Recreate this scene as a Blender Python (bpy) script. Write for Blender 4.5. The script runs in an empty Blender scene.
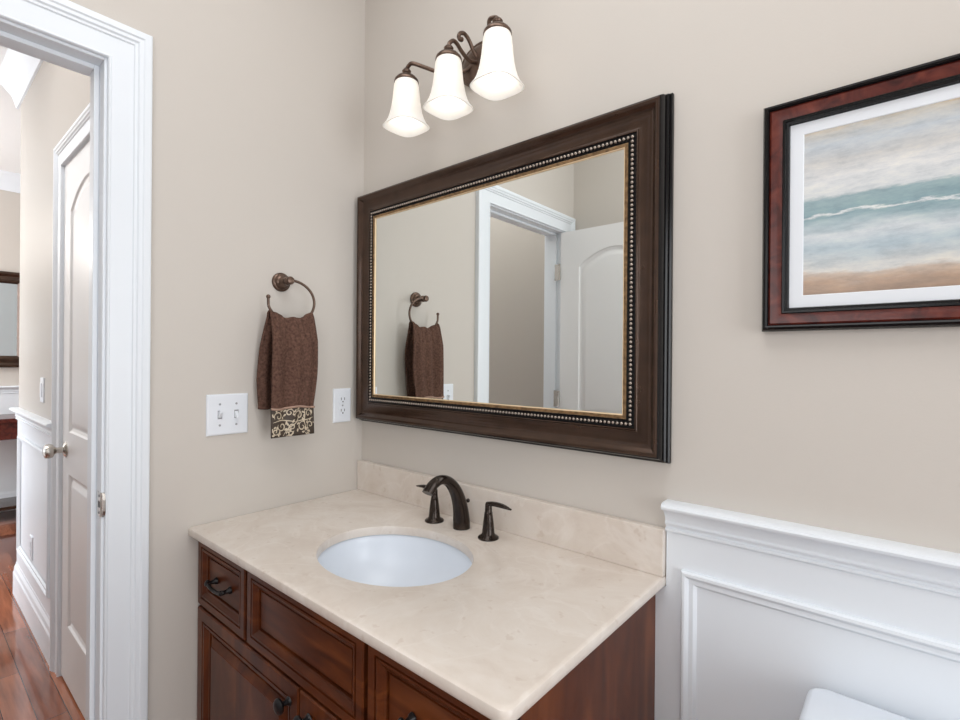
import bpy, bmesh, math, random
from mathutils import Vector, Matrix
random.seed(7)
PI = math.pi
SC = bpy.context.scene
COL = SC.collection

# ------------------------------------------------------------------ camera
cam_d = bpy.data.cameras.new('camera')
cam = bpy.data.objects.new('camera', cam_d)
COL.objects.link(cam)
cam_d.sensor_fit = 'HORIZONTAL'
cam_d.sensor_width = 36.0
cam_d.lens = 36.0 * 501.9 / 960.0
cam_d.clip_start = 0.02
yaw, pit, rol = 0.7075, -0.0008, 0.0082
fw = Vector((-math.sin(yaw)*math.cos(pit), math.cos(yaw)*math.cos(pit), math.sin(pit)))
r0 = Vector((math.cos(yaw), math.sin(yaw), 0))
u0 = r0.cross(fw)
rr = r0*math.cos(rol) + u0*math.sin(rol)
uu = -r0*math.sin(rol) + u0*math.cos(rol)
cam.matrix_world = Matrix(((rr.x, uu.x, -fw.x, 1.496), (rr.y, uu.y, -fw.y, -1.098),
                           (rr.z, uu.z, -fw.z, 1.3354), (0, 0, 0, 1)))
SC.camera = cam

# ------------------------------------------------------------------ world, lights, exposure
SC.view_settings.view_transform = 'Standard'
SC.view_settings.look = 'None'
SC.view_settings.gamma = 1.0
SC.view_settings.exposure = 0.0
SC.view_settings.use_curve_mapping = False
SC.cycles.use_denoising = True
SC.cycles.max_bounces = 10
SC.cycles.diffuse_bounces = 6
SC.cycles.sample_clamp_indirect = 6.0
w = bpy.data.worlds.new('daylight')
SC.world = w
w.use_nodes = True
w.node_tree.nodes['Background'].inputs[0].default_value = (0.85, 0.92, 1.0, 1)
w.node_tree.nodes['Background'].inputs[1].default_value = 1.0

def area(name, loc, aim, sx, sy, power, col=(1, 1, 1)):
    d = bpy.data.lights.new(name, 'AREA')
    d.shape = 'RECTANGLE'; d.size = sx; d.size_y = sy; d.energy = power; d.color = col
    o = bpy.data.objects.new(name, d); COL.objects.link(o)
    o.location = loc
    o.rotation_euler = (Vector(aim) - Vector(loc)).to_track_quat('-Z', 'Y').to_euler()
    return o
area('bath_ceiling_fill', (1.15, -0.80, 2.86), (1.15, -0.80, 0), 1.5, 0.9, 13.5, (0.97, 0.985, 1.0))  # unseen fill below the ceiling, added for soft even light
area('bath_end_fill', (3.36, -0.80, 1.30), (0.0, -0.80, 1.20), 1.0, 1.7, 31, (0.92, 0.96, 1.0))  # added fill for the left wall, out of view, with an invented window frame
area('bath_side_fill', (1.18, -1.500, 1.30), (1.0, 0.0, 1.05), 0.75, 1.3, 7.5, (0.92, 0.96, 1.0))  # added fill for vanity and jamb, set in a made-up window frame
area('hall_ceiling_fill', (-0.9, -1.2, 2.86), (-0.9, -1.2, 0), 1.2, 0.5, 14, (0.98, 0.985, 1.0))  # unseen fill added to brighten the hall door and walls
area('hall_window_daylight', (-3.3, -3.15, 1.5), (-3.1, -0.6, 1.3), 1.8, 2.2, 95, (0.90, 0.95, 1.0))
pl = bpy.data.lights.new('hall_upper_fill', 'POINT'); pl.energy = 28; pl.shadow_soft_size = 0.15; pl.color = (1.0, 0.97, 0.93)  # point fill added out of view to brighten the far ceiling and crown
po = bpy.data.objects.new('hall_upper_fill', pl); COL.objects.link(po); po.location = (-3.5, -1.7, 2.25)

# ------------------------------------------------------------------ materials
def mat(name, col, rough=0.5, metal=0.0, spec=0.5, coat=0.0, bump=0.0, bscale=60, var=0.0, vscale=4, emit=None):
    m = bpy.data.materials.new(name); m.use_nodes = True
    nt = m.node_tree; b = nt.nodes['Principled BSDF']
    b.inputs['Base Color'].default_value = (*col, 1)
    b.inputs['Roughness'].default_value = rough
    b.inputs['Metallic'].default_value = metal
    b.inputs['Specular IOR Level'].default_value = spec
    b.inputs['Coat Weight'].default_value = coat
    b.inputs['Coat Roughness'].default_value = 0.08
    tc = nt.nodes.new('ShaderNodeTexCoord')
    if var > 0:
        n = nt.nodes.new('ShaderNodeTexNoise'); n.inputs['Scale'].default_value = vscale
        n.inputs['Detail'].default_value = 5
        nt.links.new(tc.outputs['Object'], n.inputs['Vector'])
        r = nt.nodes.new('ShaderNodeValToRGB')
        r.color_ramp.elements[0].position = 0.3; r.color_ramp.elements[1].position = 0.7
        r.color_ramp.elements[0].color = (*[c*(1-var) for c in col], 1)
        r.color_ramp.elements[1].color = (*[min(1, c*(1+var)) for c in col], 1)
        nt.links.new(n.outputs['Fac'], r.inputs['Fac'])
        nt.links.new(r.outputs['Color'], b.inputs['Base Color'])
    if bump > 0:
        n = nt.nodes.new('ShaderNodeTexNoise'); n.inputs['Scale'].default_value = bscale
        n.inputs['Detail'].default_value = 3
        nt.links.new(tc.outputs['Object'], n.inputs['Vector'])
        bp = nt.nodes.new('ShaderNodeBump'); bp.inputs['Strength'].default_value = bump
        bp.inputs['Distance'].default_value = 0.002
        nt.links.new(n.outputs['Fac'], bp.inputs['Height'])
        nt.links.new(bp.outputs['Normal'], b.inputs['Normal'])
    if emit:
        b.inputs['Emission Color'].default_value = (*emit[0], 1)
        b.inputs['Emission Strength'].default_value = emit[1]
    return m

def ramp(nt, pts):
    r = nt.nodes.new('ShaderNodeValToRGB'); e = r.color_ramp.elements
    while len(e) < len(pts): e.new(0.5)
    for k, (p, c) in enumerate(pts):
        e[k].position = p; e[k].color = (*c, 1)
    return r

def wood(name, c1, c2, c3, scale=(3, 30, 30), rough=0.32, coat=0.25):
    m = bpy.data.materials.new(name); m.use_nodes = True
    nt = m.node_tree; b = nt.nodes['Principled BSDF']
    tc = nt.nodes.new('ShaderNodeTexCoord'); mp = nt.nodes.new('ShaderNodeMapping')
    mp.inputs['Scale'].default_value = scale
    nt.links.new(tc.outputs['Object'], mp.inputs['Vector'])
    n = nt.nodes.new('ShaderNodeTexNoise'); n.inputs['Scale'].default_value = 1.0
    n.inputs['Detail'].default_value = 8; n.inputs['Distortion'].default_value = 1.2
    nt.links.new(mp.outputs['Vector'], n.inputs['Vector'])
    r = ramp(nt, [(0.25, c1), (0.5, c2), (0.75, c3)])
    nt.links.new(n.outputs['Fac'], r.inputs['Fac'])
    nt.links.new(r.outputs['Color'], b.inputs['Base Color'])
    b.inputs['Roughness'].default_value = rough
    b.inputs['Specular IOR Level'].default_value = 0.3
    b.inputs['Coat Weight'].default_value = coat
    b.inputs['Coat Roughness'].default_value = 0.15
    return m

def floor_mat():
    m = bpy.data.materials.new('plank_floor'); m.use_nodes = True
    nt = m.node_tree; b = nt.nodes['Principled BSDF']
    tc = nt.nodes.new('ShaderNodeTexCoord')
    br = nt.nodes.new('ShaderNodeTexBrick')
    br.inputs['Scale'].default_value = 1.0
    br.inputs['Brick Width'].default_value = 0.9; br.inputs['Row Height'].default_value = 0.083
    br.inputs['Mortar Size'].default_value = 0.0012
    br.inputs['Color1'].default_value = (0.40, 0.155, 0.085, 1)
    br.inputs['Color2'].default_value = (0.12, 0.032, 0.018, 1)
    br.inputs['Mortar'].default_value = (0.03, 0.01, 0.008, 1)
    nt.links.new(tc.outputs['Object'], br.inputs['Vector'])
    mp = nt.nodes.new('ShaderNodeMapping'); mp.inputs['Scale'].default_value = (4, 45, 1)
    nt.links.new(tc.outputs['Object'], mp.inputs['Vector'])
    n = nt.nodes.new('ShaderNodeTexNoise'); n.inputs['Detail'].default_value = 6; n.inputs['Scale'].default_value = 1.0
    nt.links.new(mp.outputs['Vector'], n.inputs['Vector'])
    mx = nt.nodes.new('ShaderNodeMixRGB'); mx.blend_type = 'MULTIPLY'; mx.inputs['Fac'].default_value = 0.7
    r = ramp(nt, [(0.3, (0.55, 0.5, 0.5)), (0.7, (1.35, 1.3, 1.25))])
    nt.links.new(n.outputs['Fac'], r.inputs['Fac'])
    nt.links.new(br.outputs['Color'], mx.inputs['Color1']); nt.links.new(r.outputs['Color'], mx.inputs['Color2'])
    nt.links.new(mx.outputs['Color'], b.inputs['Base Color'])
    b.inputs['Roughness'].default_value = 0.14
    b.inputs['Coat Weight'].default_value = 0.6
    return m

def marble_mat():
    m = bpy.data.materials.new('cream_marble'); m.use_nodes = True
    nt = m.node_tree; b = nt.nodes['Principled BSDF']
    tc = nt.nodes.new('ShaderNodeTexCoord')
    n = nt.nodes.new('ShaderNodeTexNoise'); n.inputs['Scale'].default_value = 7; n.inputs['Detail'].default_value = 9
    n.inputs['Roughness'].default_value = 0.65; n.inputs['Distortion'].default_value = 0.9
    nt.links.new(tc.outputs['Object'], n.inputs['Vector'])
    r = ramp(nt, [(0.25, (0.595, 0.515, 0.45)), (0.5, (0.675, 0.605, 0.54)), (0.72, (0.73, 0.675, 0.62))])
    nt.links.new(n.outputs['Fac'], r.inputs['Fac'])
    n2 = nt.nodes.new('ShaderNodeTexNoise'); n2.inputs['Scale'].default_value = 4.5; n2.inputs['Detail'].default_value = 6
    n2.inputs['Distortion'].default_value = 1.6
    nt.links.new(tc.outputs['Object'], n2.inputs['Vector'])
    v = ramp(nt, [(0.470, (0, 0, 0)), (0.5, (1, 1, 1)), (0.530, (0, 0, 0))])
    nt.links.new(n2.outputs['Fac'], v.inputs['Fac'])
    ml = nt.nodes.new('ShaderNodeMath'); ml.operation = 'MULTIPLY'; ml.inputs[1].default_value = 0.28
    nt.links.new(v.outputs['Color'], ml.inputs[0])
    mx = nt.nodes.new('ShaderNodeMixRGB'); mx.inputs['Color2'].default_value = (0.80, 0.75, 0.70, 1)
    nt.links.new(ml.outputs[0], mx.inputs['Fac']); nt.links.new(r.outputs['Color'], mx.inputs['Color1'])
    n3 = nt.nodes.new('ShaderNodeTexNoise'); n3.inputs['Scale'].default_value = 40; n3.inputs['Detail'].default_value = 2
    nt.links.new(tc.outputs['Object'], n3.inputs['Vector'])
    s = ramp(nt, [(0.64, (0, 0, 0)), (0.70, (1, 1, 1))])
    nt.links.new(n3.outputs['Fac'], s.inputs['Fac'])
    ml2 = nt.nodes.new('ShaderNodeMath'); ml2.operation = 'MULTIPLY'; ml2.inputs[1].default_value = 0.25
    nt.links.new(s.outputs['Color'], ml2.inputs[0])
    mx2 = nt.nodes.new('ShaderNodeMixRGB'); mx2.inputs['Color2'].default_value = (0.45, 0.33, 0.25, 1)
    nt.links.new(ml2.outputs[0], mx2.inputs['Fac']); nt.links.new(mx.outputs['Color'], mx2.inputs['Color1'])
    nt.links.new(mx2.outputs['Color'], b.inputs['Base Color'])
    b.inputs['Roughness'].default_value = 0.28
    return m

def painting_mat(z0, z1):
    m = bpy.data.materials.new('seascape_paint'); m.use_nodes = True
    nt = m.node_tree; b = nt.nodes['Principled BSDF']
    tc = nt.nodes.new('ShaderNodeTexCoord'); sp = nt.nodes.new('ShaderNodeSeparateXYZ')
    nt.links.new(tc.outputs['Generated'], sp.inputs['Vector'])
    mp = nt.nodes.new('ShaderNodeMapping'); mp.inputs['Scale'].default_value = (9, 1, 38)
    nt.links.new(tc.outputs['Object'], mp.inputs['Vector'])
    n = nt.nodes.new('ShaderNodeTexNoise'); n.inputs['Scale'].default_value = 1; n.inputs['Detail'].default_value = 7
    n.inputs['Roughness'].default_value = 0.65
    nt.links.new(mp.outputs['Vector'], n.inputs['Vector'])
    def math_(op, a, bb):
        k = nt.nodes.new('ShaderNodeMath'); k.operation = op
        for i, q in enumerate((a, bb)):
            if isinstance(q, (int, float)): k.inputs[i].default_value = q
            else: nt.links.new(q, k.inputs[i])
        return k.outputs[0]
    d = math_('MULTIPLY', math_('SUBTRACT', n.outputs['Fac'], 0.5), 0.16)
    v = math_('ADD', sp.outputs['Z'], d)
    r = ramp(nt, [(0.0, (0.30, 0.20, 0.14)), (0.06, (0.42, 0.29, 0.205)), (0.115, (0.52, 0.42, 0.34)),
                  (0.14, (0.62, 0.60, 0.56)), (0.27, (0.42, 0.50, 0.54)), (0.36, (0.60, 0.63, 0.64)),
                  (0.42, (0.36, 0.45, 0.475)), (0.472, (0.235, 0.345, 0.37)), (0.484, (0.70, 0.71, 0.70)),
                  (0.494, (0.235, 0.345, 0.37)), (0.575, (0.30, 0.40, 0.415)), (0.595, (0.60, 0.62, 0.62)),
                  (0.70, (0.68, 0.68, 0.67)), (0.80, (0.56, 0.55, 0.53)), (0.90, (0.50, 0.54, 0.57)),
                  (0.97, (0.52, 0.50, 0.46)), (1.0, (0.52, 0.42, 0.30))])
    nt.links.new(v, r.inputs['Fac'])
    n2 = nt.nodes.new('ShaderNodeTexNoise'); n2.inputs['Scale'].default_value = 1; n2.inputs['Detail'].default_value = 9; n2.inputs['Roughness'].default_value = 0.72
    mp2 = nt.nodes.new('ShaderNodeMapping'); mp2.inputs['Scale'].default_value = (16, 1, 55); mp2.inputs['Rotation'].default_value = (0, 0.12, 0)
    nt.links.new(tc.outputs['Object'], mp2.inputs['Vector']); nt.links.new(mp2.outputs['Vector'], n2.inputs['Vector'])
    r2 = ramp(nt, [(0.3, (0.70, 0.74, 0.78)), (0.5, (0.97, 0.98, 1)), (0.7, (1.2, 1.17, 1.10))])
    nt.links.new(n2.outputs['Fac'], r2.inputs['Fac'])
    mx = nt.nodes.new('ShaderNodeMixRGB'); mx.blend_type = 'MULTIPLY'; mx.inputs['Fac'].default_value = 1
    nt.links.new(r.outputs['Color'], mx.inputs['Color1']); nt.links.new(r2.outputs['Color'], mx.inputs['Color2'])
    nt.links.new(mx.outputs['Color'], b.inputs['Base Color'])
    b.inputs['Roughness'].default_value = 0.35
    return m

def shade_mat():
    m = bpy.data.materials.new('lit_frosted_glass'); m.use_nodes = True
    nt = m.node_tree; b = nt.nodes['Principled BSDF']
    b.inputs['Base Color'].default_value = (0.80, 0.785, 0.755, 1); b.inputs['Roughness'].default_value = 0.35
    b.inputs['Emission Color'].default_value = (1.0, 0.96, 0.90, 1); b.inputs['Emission Strength'].default_value = 0.22
    t = nt.nodes.new('ShaderNodeBsdfTranslucent'); t.inputs['Color'].default_value = (0.92, 0.88, 0.82, 1)
    mx = nt.nodes.new('ShaderNodeMixShader'); mx.inputs[0].default_value = 0.15
    out = nt.nodes['Material Output']
    nt.links.new(b.outputs[0], mx.inputs[1]); nt.links.new(t.outputs[0], mx.inputs[2])
    nt.links.new(mx.outputs[0], out.inputs['Surface'])
    return m

M = {}
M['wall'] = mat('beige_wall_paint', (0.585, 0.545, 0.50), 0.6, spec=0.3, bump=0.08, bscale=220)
M['dimwall'] = mat('wall_paint_dimmed_for_hall', (0.455, 0.418, 0.375), 0.45, spec=0.4, bump=0.05, bscale=220)  # same beige wall paint darkened, dimmer hall light put into the colour
M['ceiling'] = mat('ceiling_paint', (0.85, 0.85, 0.84), 0.8)
M['white'] = mat('white_gloss_paint', (0.785, 0.825, 0.87), 0.35, spec=0.4)
M['doorwhite'] = mat('white_door_paint', (0.80, 0.80, 0.80), 0.4, spec=0.4)
M['floor'] = floor_mat()
M['marble'] = marble_mat()
M['cherry'] = wood('cherry_wood', (0.040, 0.0085, 0.003), (0.095, 0.0225, 0.006), (0.185, 0.052, 0.014), (14, 14, 3.0), 0.33, 0.0)
M['cherryh'] = wood('cherry_wood_level_grain', (0.040, 0.0085, 0.003), (0.095, 0.0225, 0.006), (0.185, 0.052, 0.014), (3.0, 14, 22), 0.33, 0.0)
M['darkgap'] = mat('near_black_brown', (0.015, 0.006, 0.004), 0.7)  # near-black colour of the face frame, showing between the fronts
M['ceramic'] = mat('white_ceramic', (0.76, 0.81, 0.88), 0.28, spec=0.5, coat=0.0)
M['bronze'] = mat('oil_rubbed_bronze', (0.030, 0.020, 0.015), 0.2, metal=0.55, var=0.25, vscale=30)
M['agedbronze'] = mat('aged_bronze', (0.135, 0.088, 0.066), 0.3, metal=0.75, var=0.3, vscale=50)
M['black'] = mat('black_metal', (0.012, 0.011, 0.012), 0.3, metal=0.4)
M['frame'] = mat('dark_bronze_frame', (0.060, 0.033, 0.021), 0.24, metal=0.6, coat=0.2, var=0.2, vscale=25, bump=0.04, bscale=400)
M['frameedge'] = mat('black_frame_edge', (0.005, 0.0045, 0.005), 0.22, spec=0.25)
M['bead'] = mat('bead_silver_bronze', (0.36, 0.31, 0.27), 0.2, metal=0.9)
M['gold'] = mat('rubbed_gold', (0.24, 0.145, 0.07), 0.35, metal=0.6, var=0.5, vscale=90)
M['palegold'] = mat('pale_gold', (0.72, 0.56, 0.36), 0.35, metal=0.4)
M['mirror'] = mat('mirror_silver', (0.90, 0.925, 0.905), 0.0, metal=1.0)
M['mahogany'] = wood('mahogany', (0.030, 0.006, 0.005), (0.090, 0.015, 0.010), (0.15, 0.030, 0.018), (25, 25, 25), 0.25, 0.2)
M['mat'] = mat('white_mat_board', (0.76, 0.79, 0.83), 0.8)
M['towel'] = mat('brown_terry', (0.115, 0.062, 0.046), 0.95, spec=0.1, bump=1.0, bscale=420, var=0.4, vscale=140)
M['band'] = mat('dark_brown_brocade', (0.045, 0.028, 0.018), 0.5, bump=0.4, bscale=500)
M['cream'] = mat('cream_thread', (0.56, 0.47, 0.35), 0.6)
M['trimtape'] = mat('tan_tape', (0.36, 0.23, 0.17), 0.7, bump=0.5, bscale=300)
M['plate'] = mat('white_plastic', (0.76, 0.79, 0.84), 0.3)
M['hole'] = mat('dark_slot', (0.08, 0.08, 0.08), 0.6)
M['screw'] = mat('grey_screw', (0.35, 0.36, 0.38), 0.35, metal=0.5)
M['nickel'] = mat('satin_nickel', (0.55, 0.52, 0.48), 0.25, metal=1.0)
M['shade'] = shade_mat()
M['bulb'] = mat('lit_bulb', (1, 1, 1), 0.5, emit=((1.0, 0.94, 0.85), 6))
M['hallmirror'] = mat('bluish_mirror', (0.74, 0.86, 0.95), 0.04, metal=1.0)
M['painting'] = painting_mat(1.457, 1.756)

# ------------------------------------------------------------------ mesh helpers
def wloc(o):
    v = Vector((0, 0, 0))
    while o is not None:
        v += o.location; o = o.parent
    return v

class B:
    """collects shapes in world coordinates, builds ONE mesh object"""
    def __init__(s): s.bm = bmesh.new()
    def f(s, vs):
        try: return s.bm.faces.new(vs)
        except ValueError: return None
    def box(s, x0, x1, y0, y1, z0, z1):
        v = [s.bm.verts.new(p) for p in ((x0,y0,z0),(x1,y0,z0),(x1,y1,z0),(x0,y1,z0),(x0,y0,z1),(x1,y0,z1),(x1,y1,z1),(x0,y1,z1))]
        for q in ((0,3,2,1),(4,5,6,7),(0,1,5,4),(1,2,6,5),(2,3,7,6),(3,0,4,7)): s.f([v[i] for i in q])
        return s
    def loops(s, loops, closed=True, cap0=False, cap1=False):
        L = [[s.bm.verts.new(p) for p in lp] for lp in loops]
        n = len(L[0])
        for a, b in zip(L, L[1:]):
            for i in range(n if closed else n-1):
                j = (i+1) % n
                s.f([a[i], a[j], b[j], b[i]])
        if cap0: s.f(list(reversed(L[0])))
        if cap1: s.f(L[-1])
        return L
    def lathe(s, prof, org=(0,0,0), axis='z', n=28, sx=1, sy=1, cap0=True, cap1=True):
        o = Vector(org); Ls = []
        for r, h in prof:
            lp = []
            for k in range(n):
                a = 2*PI*k/n; c, d = r*sx*math.cos(a), r*sy*math.sin(a)
                p = {'z': (c, d, h), 'x': (h, c, d), 'y': (c, h, d)}[axis]
                lp.append(o + Vector(p))
            Ls.append(lp)
        s.loops(Ls, True, cap0, cap1); return s
    def ball(s, c, r, n=10, sz=1.0):
        prof = [(r*math.sin(PI*k/n), -r*sz*math.cos(PI*k/n)) for k in range(n+1)]
        prof[0] = (r*0.02, -r*sz); prof[-1] = (r*0.02, r*sz)
        return s.lathe(prof, c, 'z', n=max(8, n+4))
    def tube(s, pts, rad, n=12, cap=True, up=Vector((0.13,0.31,0.94)), flat=1.0):
        pts = [Vector(p) for p in pts]
        if not isinstance(rad, (list, tuple)): rad = [rad]*len(pts)
        Ls = []; ref = None
        for i, p in enumerate(pts):
            t = (pts[min(i+1, len(pts)-1)] - pts[max(i-1, 0)]).normalized()
            if ref is None: ref = t.cross(up).normalized()
            ref = (ref - t*ref.dot(t)).normalized()
            b2 = t.cross(ref)
            r = rad[i]
            ra, rb = (r if isinstance(r, tuple) else (r, r*flat))
            Ls.append([p + ref*ra*math.cos(2*PI*k/n) + b2*rb*math.sin(2*PI*k/n) for k in range(n)])
        s.loops(Ls, True, cap, cap); return s
    def frame(s, mp, u0, u1, v0, v1, prof, fill=False):
        """mitred rectangular frame; prof = (inset from outer edge, depth)"""
        Ls = [[mp(u0+e, v0+e, d), mp(u1-e, v0+e, d), mp(u1-e, v1-e, d), mp(u0+e, v1-e, d)] for e, d in prof]
        s.loops(Ls, True, False, fill); return s
    def casing(s, mp, u0, u1, vb, vt, prof):
        """three sided door casing; prof = (distance out from the opening, depth)"""
        Ls = [[mp(u0-o, vb, d), mp(u0-o, vt+o, d), mp(u1+o, vt+o, d), mp(u1+o, vb, d)] for o, d in prof]
        L = s.loops(Ls, False)
        s.f([l[0] for l in L]); s.f([l[-1] for l in L]); return s
    def run(s, mp, u0, u1, prof):
        """straight moulding along u; prof = (v, depth)"""
        Ls = [[mp(u0, v, d) for v, d in prof], [mp(u1, v, d) for v, d in prof]]
        L = s.loops(Ls, True, True, True); return s
    def build(s, name, m, parent=None, smooth=False, bevel=0, seg=2, angle=40, recalc=True):
        if recalc: bmesh.ops.recalc_face_normals(s.bm, faces=s.bm.faces)
        me = bpy.data.meshes.new(name)
        if parent is not None:
            bmesh.ops.translate(s.bm, verts=s.bm.verts, vec=-wloc(parent))
        s.bm.to_mesh(me); s.bm.free()
        for mm in (m if isinstance(m, (list, tuple)) else [m]): me.materials.append(mm)
        o = bpy.data.objects.new(name, me); COL.objects.link(o)
        if parent is not None: o.parent = parent
        if bevel:
            b = o.modifiers.new('bevel', 'BEVEL'); b.width = bevel; b.segments = seg
            b.limit_method = 'ANGLE'; b.angle_limit = math.radians(35)
        if smooth:
            for p in me.polygons: p.use_smooth = True
            if angle < 180:
                me.set_sharp_from_angle(angle=math.radians(angle))
        return o

def thing(name, label, cat, loc=(0,0,0), group=None):
    o = bpy.data.objects.new(name, None); COL.objects.link(o)
    o.location = loc; o.empty_display_size = 0.05
    o['label'] = label; o['category'] = cat
    if group: o['group'] = group
    return o
def tag(o, label, cat, group=None):
    o['label'] = label; o['category'] = cat
    if group: o['group'] = group
    return o
def struct(o, label=None, cat=None):
    o['kind'] = 'structure'
    if label: o['label'] = label
    if cat: o['category'] = cat
    return o
def arc(c, r, a0, a1, n, fn):
    return [fn(c[0]+r*math.cos(a0+(a1-a0)*k/n), c[1]+r*math.sin(a0+(a1-a0)*k/n)) for k in range(n+1)]
def smooth_path(pts, n=8):
    """Catmull-Rom through points (tuples of any length)"""
    P = [Vector(p) for p in pts]; P = [2*P[0]-P[1]] + P + [2*P[-1]-P[-2]]; out = []
    for i in range(1, len(P)-2):
        for k in range(n):
            t = k/n; a, b, c, d = P[i-1], P[i], P[i+1], P[i+2]
            out.append(0.5*((2*b)+(c-a)*t+(2*a-5*b+4*c-d)*t*t+(3*b-a-3*c+d)*t**3))
    out.append(P[-2]); return out

back = lambda u, v, d: (u, -d, v)                 # on the mirror wall, u = x
left = lambda u, v, d: (d, u, v)                  # on the towel wall, u = y
leftout = lambda u, v, d: (-0.12-d, u, v)         # hall face of the towel wall
HY = -0.637
hall = lambda u, v, d: (u, HY-d, v)               # hall wall, u = x

# ------------------------------------------------------------------ the room
CEIL = 2.895
JN, JF, HEAD = -0.767, -1.43, 2.058               # near jamb, far jamb, head of the doorway
FY, RX, FARX = -1.538, 3.40, -4.40
struct(B().box(FARX-0.1, RX+0.1, -3.3, 1.6, -0.06, 0).build('floor', M['floor']), 'red brown plank wood floor running through the doorway', 'floor')
struct(B().box(FARX-0.1, RX+0.1, -3.3, 1.6, CEIL, CEIL+0.06).build('ceiling', M['ceiling']), 'white ceiling over hall and bathroom', 'ceiling')
struct(B().box(-0.12, RX+0.1, 0, 0.1, 0, CEIL).build('wall_back', M['wall']), 'beige painted wall behind the big mirror', 'wall')
wl = B()
wl.box(-0.12, 0, JN+0.02, 0, 0, CEIL).box(-0.12, 0, FY-0.1, JF-0.02, 0, CEIL).box(-0.12, 0, JF-0.02, JN+0.02, HEAD+0.02, CEIL)
struct(wl.build('wall_left', M['wall']), 'beige wall carrying towel ring and switch plate beside the doorway', 'wall')
struct(B().box(0, RX+0.1, FY-0.1, FY, 0, CEIL).build('wall_front', M['wall']), 'beige wall behind the open arched door', 'wall')
struct(B().box(RX, RX+0.1, FY, 0, 0, CEIL).build('wall_right', M['wall']), 'beige end wall beyond the toilet', 'wall')
rightm = lambda u, v, d: (RX-d, u, v)
frontm = lambda u, v, d: (u, FY+d, v)
WP = [(0, 0), (0, 0.016), (0.02, 0.020), (0.065, 0.018), (0.075, 0.010), (0.075, 0.030), (0.11, 0.030), (0.11, 0.012)]
struct(B().frame(rightm, -1.36, -0.24, 0.39, 2.21, WP).build('added_window_1', M['white']), 'made-up white window frame around the fill light on the unseen end wall', 'window')  # invented frame, dresses the added end fill
struct(B().frame(frontm, 0.745, 1.615, 0.59, 2.01, WP).build('added_window_2', M['white']), 'made-up white window frame around the fill light on the wall facing the vanity', 'window')  # invented frame, dresses the added side fill
# hall beyond the doorway
HX0, HD0, HD1, HDH = -2.31, -1.185, -0.425, 2.125   # end of hall wall, door edges, door head
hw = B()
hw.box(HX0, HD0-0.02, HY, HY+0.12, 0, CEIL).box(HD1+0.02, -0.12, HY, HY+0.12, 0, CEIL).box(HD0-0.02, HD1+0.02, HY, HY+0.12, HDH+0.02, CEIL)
struct(hw.build('wall_hall_side', M['dimwall']), 'beige hall wall around the far white arched door', 'wall')
struct(B().box(HX0, -0.12, -1.87, -1.75, 0, CEIL).build('wall_hall_front', M['dimwall']), 'plain beige hall wall seen through the doorway in the mirror', 'wall')
struct(B().box(FARX-0.1, FARX, -3.3, 1.6, 0, CEIL).build('wall_hall_far', M['wall']), 'far wall at the end of the hall with chair rail', 'wall')
struct(B().box(FARX, HX0+0.1, 1.5, 1.6, 0, CEIL).build('wall_hall_back', M['wall']), 'beige side wall of the room past the hall', 'wall')
wf = B()
wf.box(FARX, -4.25, -3.3, -3.2, 0, CEIL).box(-2.35, HX0+0.12, -3.3, -3.2, 0, CEIL).box(-4.25, -2.35, -3.3, -3.2, 2.65, CEIL).box(-4.25, -2.35, -3.3, -3.2, 0, 0.35)
struct(wf.build('wall_hall_window', M['wall']), 'wall with the daylight opening past the hall', 'wall')
struct(B().box(HX0, HX0+0.12, -3.2, -1.87, 0, CEIL).build('wall_hall_return', M['wall']), 'short return wall at the end of the hall', 'wall')
struct(B().box(HX0, HX0+0.12, HY+0.12, 1.5, 0, CEIL).build('wall_hall_corner', M['wall']), 'short wall turning the hall corner', 'wall')

# door casing profile: inner bead, flat, stepped back band
CAS = [(0, 0), (0, 0.010), (0.002, 0.0125), (0.005, 0.0125), (0.007, 0.010), (0.052, 0.012), (0.0545, 0.0155),
       (0.060, 0.0155), (0.0635, 0.0195), (0.071, 0.0195), (0.0745, 0.0225), (0.085, 0.0225), (0.0905, 0.020), (0.0925, 0.015), (0.0925, 0)]
c = B().casing(left, JF-0.006, JN+0.006, 0, HEAD+0.006, CAS)
struct(c.build('trim_1', M['white'], smooth=True, angle=25), 'white moulded casing around the bathroom doorway', 'door trim')
c = B().casing(leftout, JF-0.006, JN+0.006, 0, HEAD+0.006, CAS)
struct(c.build('trim_2', M['white'], smooth=True, angle=25), 'white moulded casing on the hall side of the doorway', 'door trim')
j = B()
j.box(-0.12, 0, JN, JN+0.02, 0, HEAD+0.02).box(-0.12, 0, JF-0.02, JF, 0, HEAD+0.02).box(-0.12, 0, JF, JN, HEAD, HEAD+0.02)
j.box(-0.08, -0.042, JN-0.011, JN, 0, HEAD).box(-0.08, -0.042, JF, JF+0.011, 0, HEAD).box(-0.08, -0.042, JF+0.011, JN-0.011, HEAD-0.011, HEAD)
jamb = struct(j.build('trim_3', M['white'], bevel=0.0015), 'white door jamb and stop lining the bathroom doorway', 'door jamb')
sp = B()
sp.loops([[(x, JN+0.0035-dy, z) for x, z in ((-0.0005, 0.944), (0.006, 0.944), (0.011, 0.949), (0.0135, 0.960), (0.0135, 0.987), (0.011, 0.998), (0.006, 1.003), (-0.0005, 1.003))] for dy in (-0.003, 0.0030)], True, True, True)
sp.box(-0.026, 0.0, JN-0.0014, JN+0.0004, 0.944, 1.003)
st_ = sp.build('strike_plate', M['nickel'], jamb)
sh = B()
for zz in (0.953, 0.994): sh.lathe([(0.003, -0.0014), (0.003, -0.0022)], (-0.010, JN, zz), 'y', 10)
sh.box(-0.018, -0.003, JN-0.0019, JN-0.0013, 0.966, 0.981)
sh.build('screw', M['hole'], st_)

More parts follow.
